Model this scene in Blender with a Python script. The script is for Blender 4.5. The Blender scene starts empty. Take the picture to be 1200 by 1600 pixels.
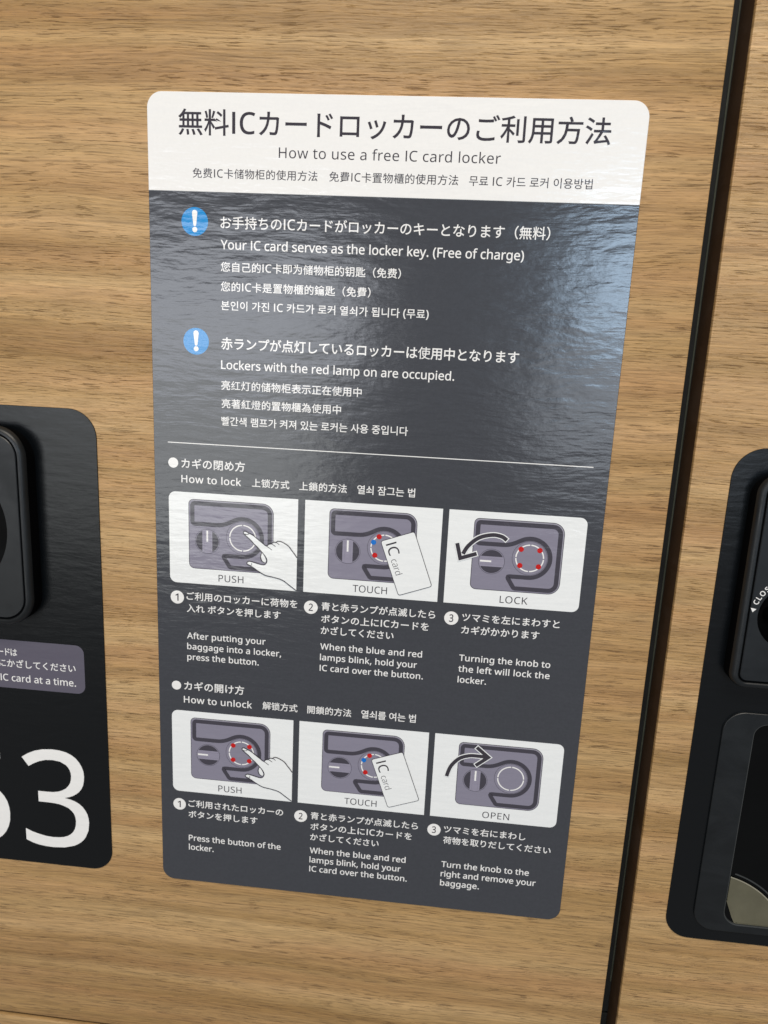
import bpy, bmesh, math, json
import numpy as np
from mathutils import Vector, Matrix, geometry

# ----------------------------------------------------------------- camera, world, lamps
scene = bpy.context.scene
COL = scene.collection
MMU = 0.001

cam_d = bpy.data.cameras.new('camera')
cam = bpy.data.objects.new('camera', cam_d)
COL.objects.link(cam)
cam_d.sensor_fit = 'HORIZONTAL'
cam_d.sensor_width = 36.0
cam_d.lens = 36.0 * 1185.1 / 1200.0
cam_d.clip_start = 0.01
cam_d.clip_end = 50.0
_r = Vector((0.994266, 0.09665, 0.045757)); _u = Vector((-0.06573, 0.214855, 0.974432)); _b = Vector((0.084348, -0.971852, 0.219976))
_m = Matrix((_r, _u, _b)).transposed().to_4x4()
_m.translation = Vector((0.132939, -0.326912, 0.272975))
cam.matrix_world = _m
cam_d.dof.use_dof = True
cam_d.dof.focus_distance = 0.330
cam_d.dof.aperture_fstop = 20.0
scene.camera = cam

world = bpy.data.worlds.new('World')
scene.world = world
world.use_nodes = True
bg = world.node_tree.nodes['Background']
bg.inputs['Color'].default_value = (1.0, 0.98, 0.96, 1)
bg.inputs['Strength'].default_value = 0.21


def lamp(name, loc, target, sx, sy, power, col):
    d = bpy.data.lights.new(name, 'AREA')
    d.shape = 'RECTANGLE'; d.size = sx; d.size_y = sy; d.energy = power; d.color = col
    o = bpy.data.objects.new(name, d); COL.objects.link(o)
    o.location = loc
    o.rotation_euler = (Vector(target) - Vector(loc)).to_track_quat('-Z', 'Y').to_euler()
    return o


# the hall's ceiling light (warm), the pale hall behind on the left, and the bluish daylight opening on the right
lamp('ceiling_lamp', (0.20, -1.05, 1.50), (0.1, 0, 0.25), 1.2, 0.6, 20.5, (1.0, 0.92, 0.81))
lamp('hall_lamp', (-0.62, -1.5, 0.335), (-0.62, 0, 0.335), 1.0, 0.33, 4.6, (0.88, 0.92, 1.0))
lamp('low_hall_lamp', (-0.66, -1.5, -0.04), (-0.66, 0, -0.04), 0.94, 0.42, 2.9, (0.97, 1.0, 0.99))
lamp('window_lamp', (0.60, -1.5, 0.425), (0.60, 0, 0.425), 0.42, 0.25, 3.5, (0.58, 0.78, 1.0))
lamp('low_window_lamp', (0.58, -1.5, 0.13), (0.58, 0, 0.13), 0.50, 0.26, 1.1, (0.84, 0.91, 1.0))

scene.view_settings.view_transform = 'Standard'
scene.view_settings.look = 'None'
scene.view_settings.exposure = 0.07
scene.view_settings.gamma = 1.0

# ----------------------------------------------------------------- materials


def srgb(r, g, b):
    f = lambda c: (c / 255 / 12.92) if c / 255 <= 0.04045 else ((c / 255 + 0.055) / 1.055) ** 2.4
    return (f(r), f(g), f(b), 1)


class NT:
    def __init__(self, name):
        self.m = bpy.data.materials.new(name); self.m.use_nodes = True
        self.t = self.m.node_tree; self.p = self.t.nodes['Principled BSDF']
        self.tc = self.t.nodes.new('ShaderNodeTexCoord')
        self.geo = None

    def n(self, typ, **kw):
        nd = self.t.nodes.new(typ)
        for k, v in kw.items():
            setattr(nd, k, v)
        return nd

    def l(self, a, b):
        self.t.links.new(a, b)

    def mapping(self, src, scale, loc=(0, 0, 0)):
        nd = self.n('ShaderNodeMapping'); self.l(src, nd.inputs['Vector'])
        nd.inputs['Scale'].default_value = scale; nd.inputs['Location'].default_value = loc
        return nd.outputs['Vector']

    def noise(self, vec, scale=1.0, detail=3.0, rough=0.5, dist=0.0):
        nd = self.n('ShaderNodeTexNoise'); self.l(vec, nd.inputs['Vector'])
        nd.inputs['Scale'].default_value = scale; nd.inputs['Detail'].default_value = detail
        nd.inputs['Roughness'].default_value = rough; nd.inputs['Distortion'].default_value = dist
        return nd.outputs['Fac']

    def math(self, op, a, b=None, c=None, clamp=False):
        nd = self.n('ShaderNodeMath', operation=op); nd.use_clamp = clamp
        for i, v in enumerate((a, b, c)):
            if v is None: continue
            if isinstance(v, (int, float)): nd.inputs[i].default_value = v
            else: self.l(v, nd.inputs[i])
        return nd.outputs[0]

    def ramp(self, fac, stops, interp='LINEAR'):
        nd = self.n('ShaderNodeValToRGB'); self.l(fac, nd.inputs[0]); cr = nd.color_ramp; cr.interpolation = interp
        while len(cr.elements) < len(stops): cr.elements.new(0.5)
        for e, (p, c) in zip(cr.elements, stops):
            e.position = p; e.color = c if isinstance(c, tuple) else (c, c, c, 1)
        return nd.outputs['Color']

    def mix(self, fac, a, b, blend='MIX'):
        nd = self.n('ShaderNodeMix', data_type='RGBA', blend_type=blend)
        for i, v in ((0, fac), (6, a), (7, b)):
            if isinstance(v, (int, float)): nd.inputs[i].default_value = v
            elif isinstance(v, tuple): nd.inputs[i].default_value = v
            else: self.l(v, nd.inputs[i])
        return nd.outputs[2]

    def bump(self, h, dist, strength=1.0, normal=None):
        nd = self.n('ShaderNodeBump'); nd.inputs['Distance'].default_value = dist; nd.inputs['Strength'].default_value = strength
        self.l(h, nd.inputs['Height'])
        if normal is not None: self.l(normal, nd.inputs['Normal'])
        return nd.outputs['Normal']


def film_bump(k, amp=1.0):
    """rippled laminate film: slow horizontal waves and the wood grain showing through"""
    pos = k.n('ShaderNodeNewGeometry').outputs['Position']
    w = k.noise(k.mapping(pos, (16, 1, 34)), 1, 2, 0.5)
    wv = k.n('ShaderNodeVectorMath', operation='MULTIPLY_ADD'); k.l(pos, wv.inputs[0]); wv.inputs[1].default_value = (1, 1, 1)
    cmb = k.n('ShaderNodeCombineXYZ'); k.l(k.math('MULTIPLY', w, 0.010), cmb.inputs[2]); k.l(cmb.outputs[0], wv.inputs[2])
    p2 = wv.outputs[0]
    a = k.noise(k.mapping(p2, (70, 1, 230)), 1, 2, 0.5)
    b = k.noise(k.mapping(p2, (110, 1, 1100), (3.1, 0, 1.7)), 1, 2, 0.55)
    c = k.noise(k.mapping(pos, (12, 1, 12), (7, 0, 2)), 1, 1, 0.5)
    d = k.noise(k.mapping(pos, (330, 1, 480), (1, 0, 5)), 1, 2, 0.6)
    h = k.math('ADD', k.math('MULTIPLY', a, 1.0), k.math('MULTIPLY', b, 0.16))
    h = k.math('ADD', h, k.math('MULTIPLY', c, 2.5))
    h = k.math('ADD', h, k.math('MULTIPLY', d, 0.19))
    return k.bump(h, 0.00021 * amp)


def print_mat(name, col, rough=0.17, amp=1.0, spec=0.75, dull=0.012):
    k = NT(name); k.p.inputs['Roughness'].default_value = rough
    k.p.inputs['Specular IOR Level'].default_value = spec
    pos = k.n('ShaderNodeNewGeometry').outputs['Position']
    g = k.noise(k.mapping(pos, (900, 900, 900)), 1, 2, 0.6)
    dl = k.ramp(g, [(0.3, 1 - dull), (0.7, 1 + dull)])
    k.l(k.mix(1.0, srgb(*col), dl, 'MULTIPLY'), k.p.inputs['Base Color'])
    k.l(film_bump(k, amp), k.p.inputs['Normal'])
    return k.m


M = {
    'sign': print_mat('print_slate_grey', (62, 64, 70), dull=0.06),
    'white': print_mat('print_white', (242, 240, 237)),
    'panel': print_mat('print_panel_white', (240, 241, 240)),
    'ink': print_mat('print_dark_ink', (56, 52, 60)),
    'body': print_mat('print_purple_grey', (136, 132, 148)),
    'edge': print_mat('print_light_grey_edge', (158, 155, 166)),
    'groove': print_mat('print_groove_grey', (66, 63, 73)),
    'bar': print_mat('print_bar_grey', (146, 141, 158)),
    'red': print_mat('print_red', (196, 16, 12)),
    'blue': print_mat('print_blue', (0, 112, 200)),
    'alert': print_mat('print_alert_blue', (0, 138, 208)),
    'plate': print_mat('plate_black', (9, 12, 15), 0.26, 0.6, 0.36),
    'notice': print_mat('notice_purple_grey', (94, 90, 103), 0.26, 0.6, 0.36),
}


def wood_mat():
    k = NT('oak_laminate')
    src = k.tc.outputs['Object']
    oi = k.n('ShaderNodeObjectInfo')
    sh = k.n('ShaderNodeCombineXYZ'); k.l(k.math('MULTIPLY', oi.outputs['Random'], 3.0), sh.inputs[0]); k.l(k.math('MULTIPLY', oi.outputs['Random'], 1.7), sh.inputs[2])
    add = k.n('ShaderNodeVectorMath', operation='ADD'); k.l(src, add.inputs[0]); k.l(sh.outputs[0], add.inputs[1])
    pos = add.outputs[0]
    # slow wander of the grain
    w = k.noise(k.mapping(pos, (5, 1, 14)), 1, 3, 0.55)
    w2 = k.noise(k.mapping(pos, (22, 1, 60), (2, 0, 4)), 1, 2, 0.5)
    cmb = k.n('ShaderNodeCombineXYZ')
    k.l(k.math('ADD', k.math('MULTIPLY', w, 0.011), k.math('MULTIPLY', w2, 0.0016)), cmb.inputs[2])
    wp = k.n('ShaderNodeVectorMath', operation='ADD'); k.l(pos, wp.inputs[0]); k.l(cmb.outputs[0], wp.inputs[1])
    p = wp.outputs[0]
    broad = k.noise(k.mapping(p, (1.8, 1, 60)), 1, 3, 0.5)
    mid = k.noise(k.mapping(p, (7, 1, 210), (5, 0, 9)), 1, 3, 0.6)
    fine = k.noise(k.mapping(p, (42, 1, 1150), (1, 0, 3)), 1, 4, 0.7)
    pore = k.noise(k.mapping(p, (80, 1, 1900), (8, 0, 6)), 1, 3, 0.6)
    spot = k.noise(k.mapping(p, (14, 1, 130), (4, 0, 8)), 1, 2, 0.5)
    hue = k.noise(k.mapping(p, (3, 1, 70), (9, 0, 1)), 1, 2, 0.5)
    lng = k.noise(k.mapping(p, (6, 1, 640), (3, 0, 7)), 1, 2, 0.6)
    base = k.ramp(broad, [(0.32, srgb(156, 121, 74)), (0.48, srgb(179, 143, 94)), (0.66, srgb(199, 164, 115))])
    base = k.mix(k.ramp(hue, [(0.42, 0.0), (0.68, 0.32)]), base, srgb(194, 144, 102))
    base = k.mix(1.0, base, k.ramp(mid, [(0.32, 0.86), (0.5, 1.0), (0.68, 1.07)]), 'MULTIPLY')
    base = k.mix(1.0, base, k.ramp(fine, [(0.32, 0.68), (0.5, 1.0), (0.68, 1.2)]), 'MULTIPLY')
    base = k.mix(1.0, base, k.ramp(lng, [(0.32, 0.88), (0.5, 1.0), (0.68, 1.05)]), 'MULTIPLY')
    pm = k.math('MULTIPLY', k.ramp(pore, [(0.36, 1.0), (0.43, 0.0)]), k.ramp(spot, [(0.40, 0.35), (0.60, 1.0)]))
    base = k.mix(k.math('MULTIPLY', pm, 0.66), base, srgb(104, 70, 40))
    k.l(base, k.p.inputs['Base Color'])
    h = k.math('ADD', k.math('MULTIPLY', fine, 0.9), k.math('MULTIPLY', pm, -0.5))
    h = k.math('ADD', h, k.math('MULTIPLY', pore, 0.5))
    k.l(k.bump(h, 0.0003), k.p.inputs['Normal'])
    k.l(k.ramp(fine, [(0.3, 0.44), (0.7, 0.34)]), k.p.inputs['Roughness'])
    k.p.inputs['Specular IOR Level'].default_value = 0.42
    return k.m


def plain(name, col, rough, metal=0.0, bump=0.0, spec=0.5, scale=2500):
    k = NT(name); k.p.inputs['Roughness'].default_value = rough; k.p.inputs['Metallic'].default_value = metal
    k.p.inputs['Specular IOR Level'].default_value = spec
    pos = k.tc.outputs['Object']
    g = k.noise(k.mapping(pos, (60, 60, 60)), 1, 4, 0.6)
    k.l(k.mix(1.0, srgb(*col), k.ramp(g, [(0.3, 0.85), (0.7, 1.12)]), 'MULTIPLY'), k.p.inputs['Base Color'])
    sm = k.noise(k.mapping(pos, (34, 34, 60)), 1, 4, 0.65, 0.6)
    k.l(k.ramp(sm, [(0.35, rough * 0.85), (0.62, min(1.0, rough * 1.45))]), k.p.inputs['Roughness'])
    if bump:
        f = k.noise(k.mapping(pos, (scale, scale, scale)), 1, 2, 0.5)
        k.l(k.bump(f, bump), k.p.inputs['Normal'])
    return k.m


M['wood'] = wood_mat()
M['plastic'] = plain('black_moulded_plastic', (13, 17, 20), 0.36, bump=0.00003)
M['gasket'] = plain('matt_black_side_wall', (4, 4, 5), 0.8, spec=0.05)
M['gloss'] = plain('gloss_black_button', (4, 5, 6), 0.2, spec=0.2)
M['steel'] = plain('dark_coated_steel', (42, 44, 44), 0.5, bump=0.00002)
M['strip'] = plain('thin_bare_metal_edge', (100, 104, 92), 0.45, metal=0.4)
M['bezel'] = plain('bezel_edge_painted_glint', (58, 60, 60), 0.3)  # lighter grey stands in for the light caught along the bezel edge
M['tray'] = plain('grey_tray_metal', (120, 116, 96), 0.3, metal=0.5, bump=0.00002)
M['trayrim'] = plain('bright_tray_rim', (196, 190, 168), 0.25, metal=0.6)
M['core'] = plain('brown_door_edge_painted_shade', (80, 55, 30), 0.6)  # door sides coloured dark brown to paint in the shade of the gap
M['shell'] = plain('cabinet_shell_brown', (60, 45, 32), 0.6)

# ----------------------------------------------------------------- mesh helpers (all lengths in mm on the door plane: x right, y up, z towards the viewer)


def W3(x, y, z, o=(0, 0, 0)):
    return ((x - o[0]) * MMU, -(z - o[2]) * MMU, (y - o[1]) * MMU)


class Thing:
    def __init__(self, name, origin, label, cat, group=None):
        self.o = origin
        e = bpy.data.objects.new(name, None); COL.objects.link(e)
        e.location = W3(*origin); e.empty_display_size = 0.02
        e['label'] = label; e['category'] = cat
        if group: e['group'] = group
        self.e = e


def mesh_obj(name, verts, faces, mat, parent, origin, smooth=False):
    me = bpy.data.meshes.new(name)
    me.from_pydata([W3(v[0], v[1], v[2], origin) for v in verts], [], faces)
    me.validate(); me.materials.append(M[mat])
    bm = bmesh.new(); bm.from_mesh(me); bmesh.ops.remove_doubles(bm, verts=bm.verts, dist=1e-7); bmesh.ops.recalc_face_normals(bm, faces=bm.faces)
    # flat sheets must face the viewer (-Y)
    if bm.faces and sum(f.normal.y * f.calc_area() for f in bm.faces) > 1e-9:
        bmesh.ops.reverse_faces(bm, faces=bm.faces)
    bm.to_mesh(me); bm.free()
    if smooth:
        me.shade_smooth() if hasattr(me, 'shade_smooth') else None
        try: me.set_sharp_from_angle(angle=math.radians(35))
        except Exception: pass
    o = bpy.data.objects.new(name, me); COL.objects.link(o)
    o.parent = parent
    return o


def fill(loops, z):
    """triangulated polygon; first loop the outline, the others holes"""
    tris = geometry.tessellate_polygon([[Vector((p[0], p[1], 0)) for p in l] for l in loops])
    pts = [(p[0], p[1], z) for l in loops for p in l]
    return pts, [tuple(t) for t in tris]


def join(*parts):
    V, F = [], []
    for v, f in parts:
        n = len(V); V += list(v); F += [tuple(i + n for i in t) for t in f]
    return V, F


def rrect(x0, y0, x1, y1, r, seg=8):
    """r: one radius or (bl, br, tr, tl)"""
    if not isinstance(r, (tuple, list)): r = (r,) * 4
    out = []
    for (cx, cy, a0, q) in ((x0, y0, 180, r[0]), (x1, y0, 270, r[1]), (x1, y1, 0, r[2]), (x0, y1, 90, r[3])):
        if q <= 1e-6: out.append((cx, cy)); continue
        mx = cx + q if cx == x0 else cx - q; my = cy + q if cy == y0 else cy - q
        for i in range(seg + 1):
            a = math.radians(a0 + 90 * i / seg); out.append((mx + q * math.cos(a), my + q * math.sin(a)))
    return out


def circle(cx, cy, r, n=40, a0=0, a1=360):
    full = abs(a1 - a0) >= 360
    m = n if full else n + 1
    return [(cx + r * math.cos(math.radians(a0 + (a1 - a0) * i / n)), cy + r * math.sin(math.radians(a0 + (a1 - a0) * i / n))) for i in range(m)]


def ribbon(pts, w, z, closed=False):
    """flat stroke of width w along a polyline"""
    n = len(pts); L, R = [], []
    wf = w if callable(w) else (lambda t: w)
    for i, p in enumerate(pts):
        a = pts[i - 1] if (i or closed) else pts[i]; b = pts[(i + 1) % n] if (i < n - 1 or closed) else pts[i]
        d1 = Vector((p[0] - a[0], p[1] - a[1])); d2 = Vector((b[0] - p[0], b[1] - p[1]))
        if d1.length < 1e-9: d1 = d2
        if d2.length < 1e-9: d2 = d1
        d1.normalize(); d2.normalize(); t = (d1 + d2)
        if t.length < 1e-6: t = d1
        t.normalize(); nrm = Vector((-t.y, t.x)); k = 1 / max(0.5, nrm.dot(Vector((-d1.y, d1.x))))
        h = wf(i / max(1, n - 1)) / 2 * k
        L.append((p[0] + nrm.x * h, p[1] + nrm.y * h, z)); R.append((p[0] - nrm.x * h, p[1] - nrm.y * h, z))
    V = L + R; F = []
    for i in range(n if closed else n - 1):
        j = (i + 1) % n; F.append((i, n + i, n + j, j))
    return V, F


def offset_loop(pts, d):
    """closed loop moved by d along its left normal"""
    v, _ = ribbon(pts, 2 * abs(d), 0, True)
    n = len(pts); s = v[:n] if d > 0 else v[n:]
    return [(p[0], p[1]) for p in s]


def spline(pts, k=5, closed=False):
    out = []; n = len(pts)
    P = [np.array(p, float) for p in pts]
    for i in range(n if closed else n - 1):
        p0 = P[i - 1] if (i or closed) else P[0]; p1 = P[i]; p2 = P[(i + 1) % n]
        p3 = P[(i + 2) % n] if (closed or i + 2 < n) else P[-1]
        for j in range(k):
            t = j / k
            q = 0.5 * ((2 * p1) + (-p0 + p2) * t + (2 * p0 - 5 * p1 + 4 * p2 - p3) * t * t + (-p0 + 3 * p1 - 3 * p2 + p3) * t ** 3)
            out.append((q[0], q[1]))
    if not closed: out.append(tuple(P[-1]))
    return out


def loft(rings, cap_bottom=False, cap_top=True):
    """rings: list of (loop, z) with equal point counts"""
    V, F = [], []; n = len(rings[0][0])
    for lp, z in rings: V += [(p[0], p[1], z) for p in lp]
    for k in range(len(rings) - 1):
        for i in range(n):
            j = (i + 1) % n; F.append((k * n + i, k * n + j, (k + 1) * n + j, (k + 1) * n + i))
    if cap_top:
        v, f = fill([rings[-1][0]], rings[-1][1]); V, F = join((V, F), (v, f))
    if cap_bottom:
        v, f = fill([rings[0][0]], rings[0][1]); V, F = join((V, F), (v, f))
    return V, F


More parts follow.
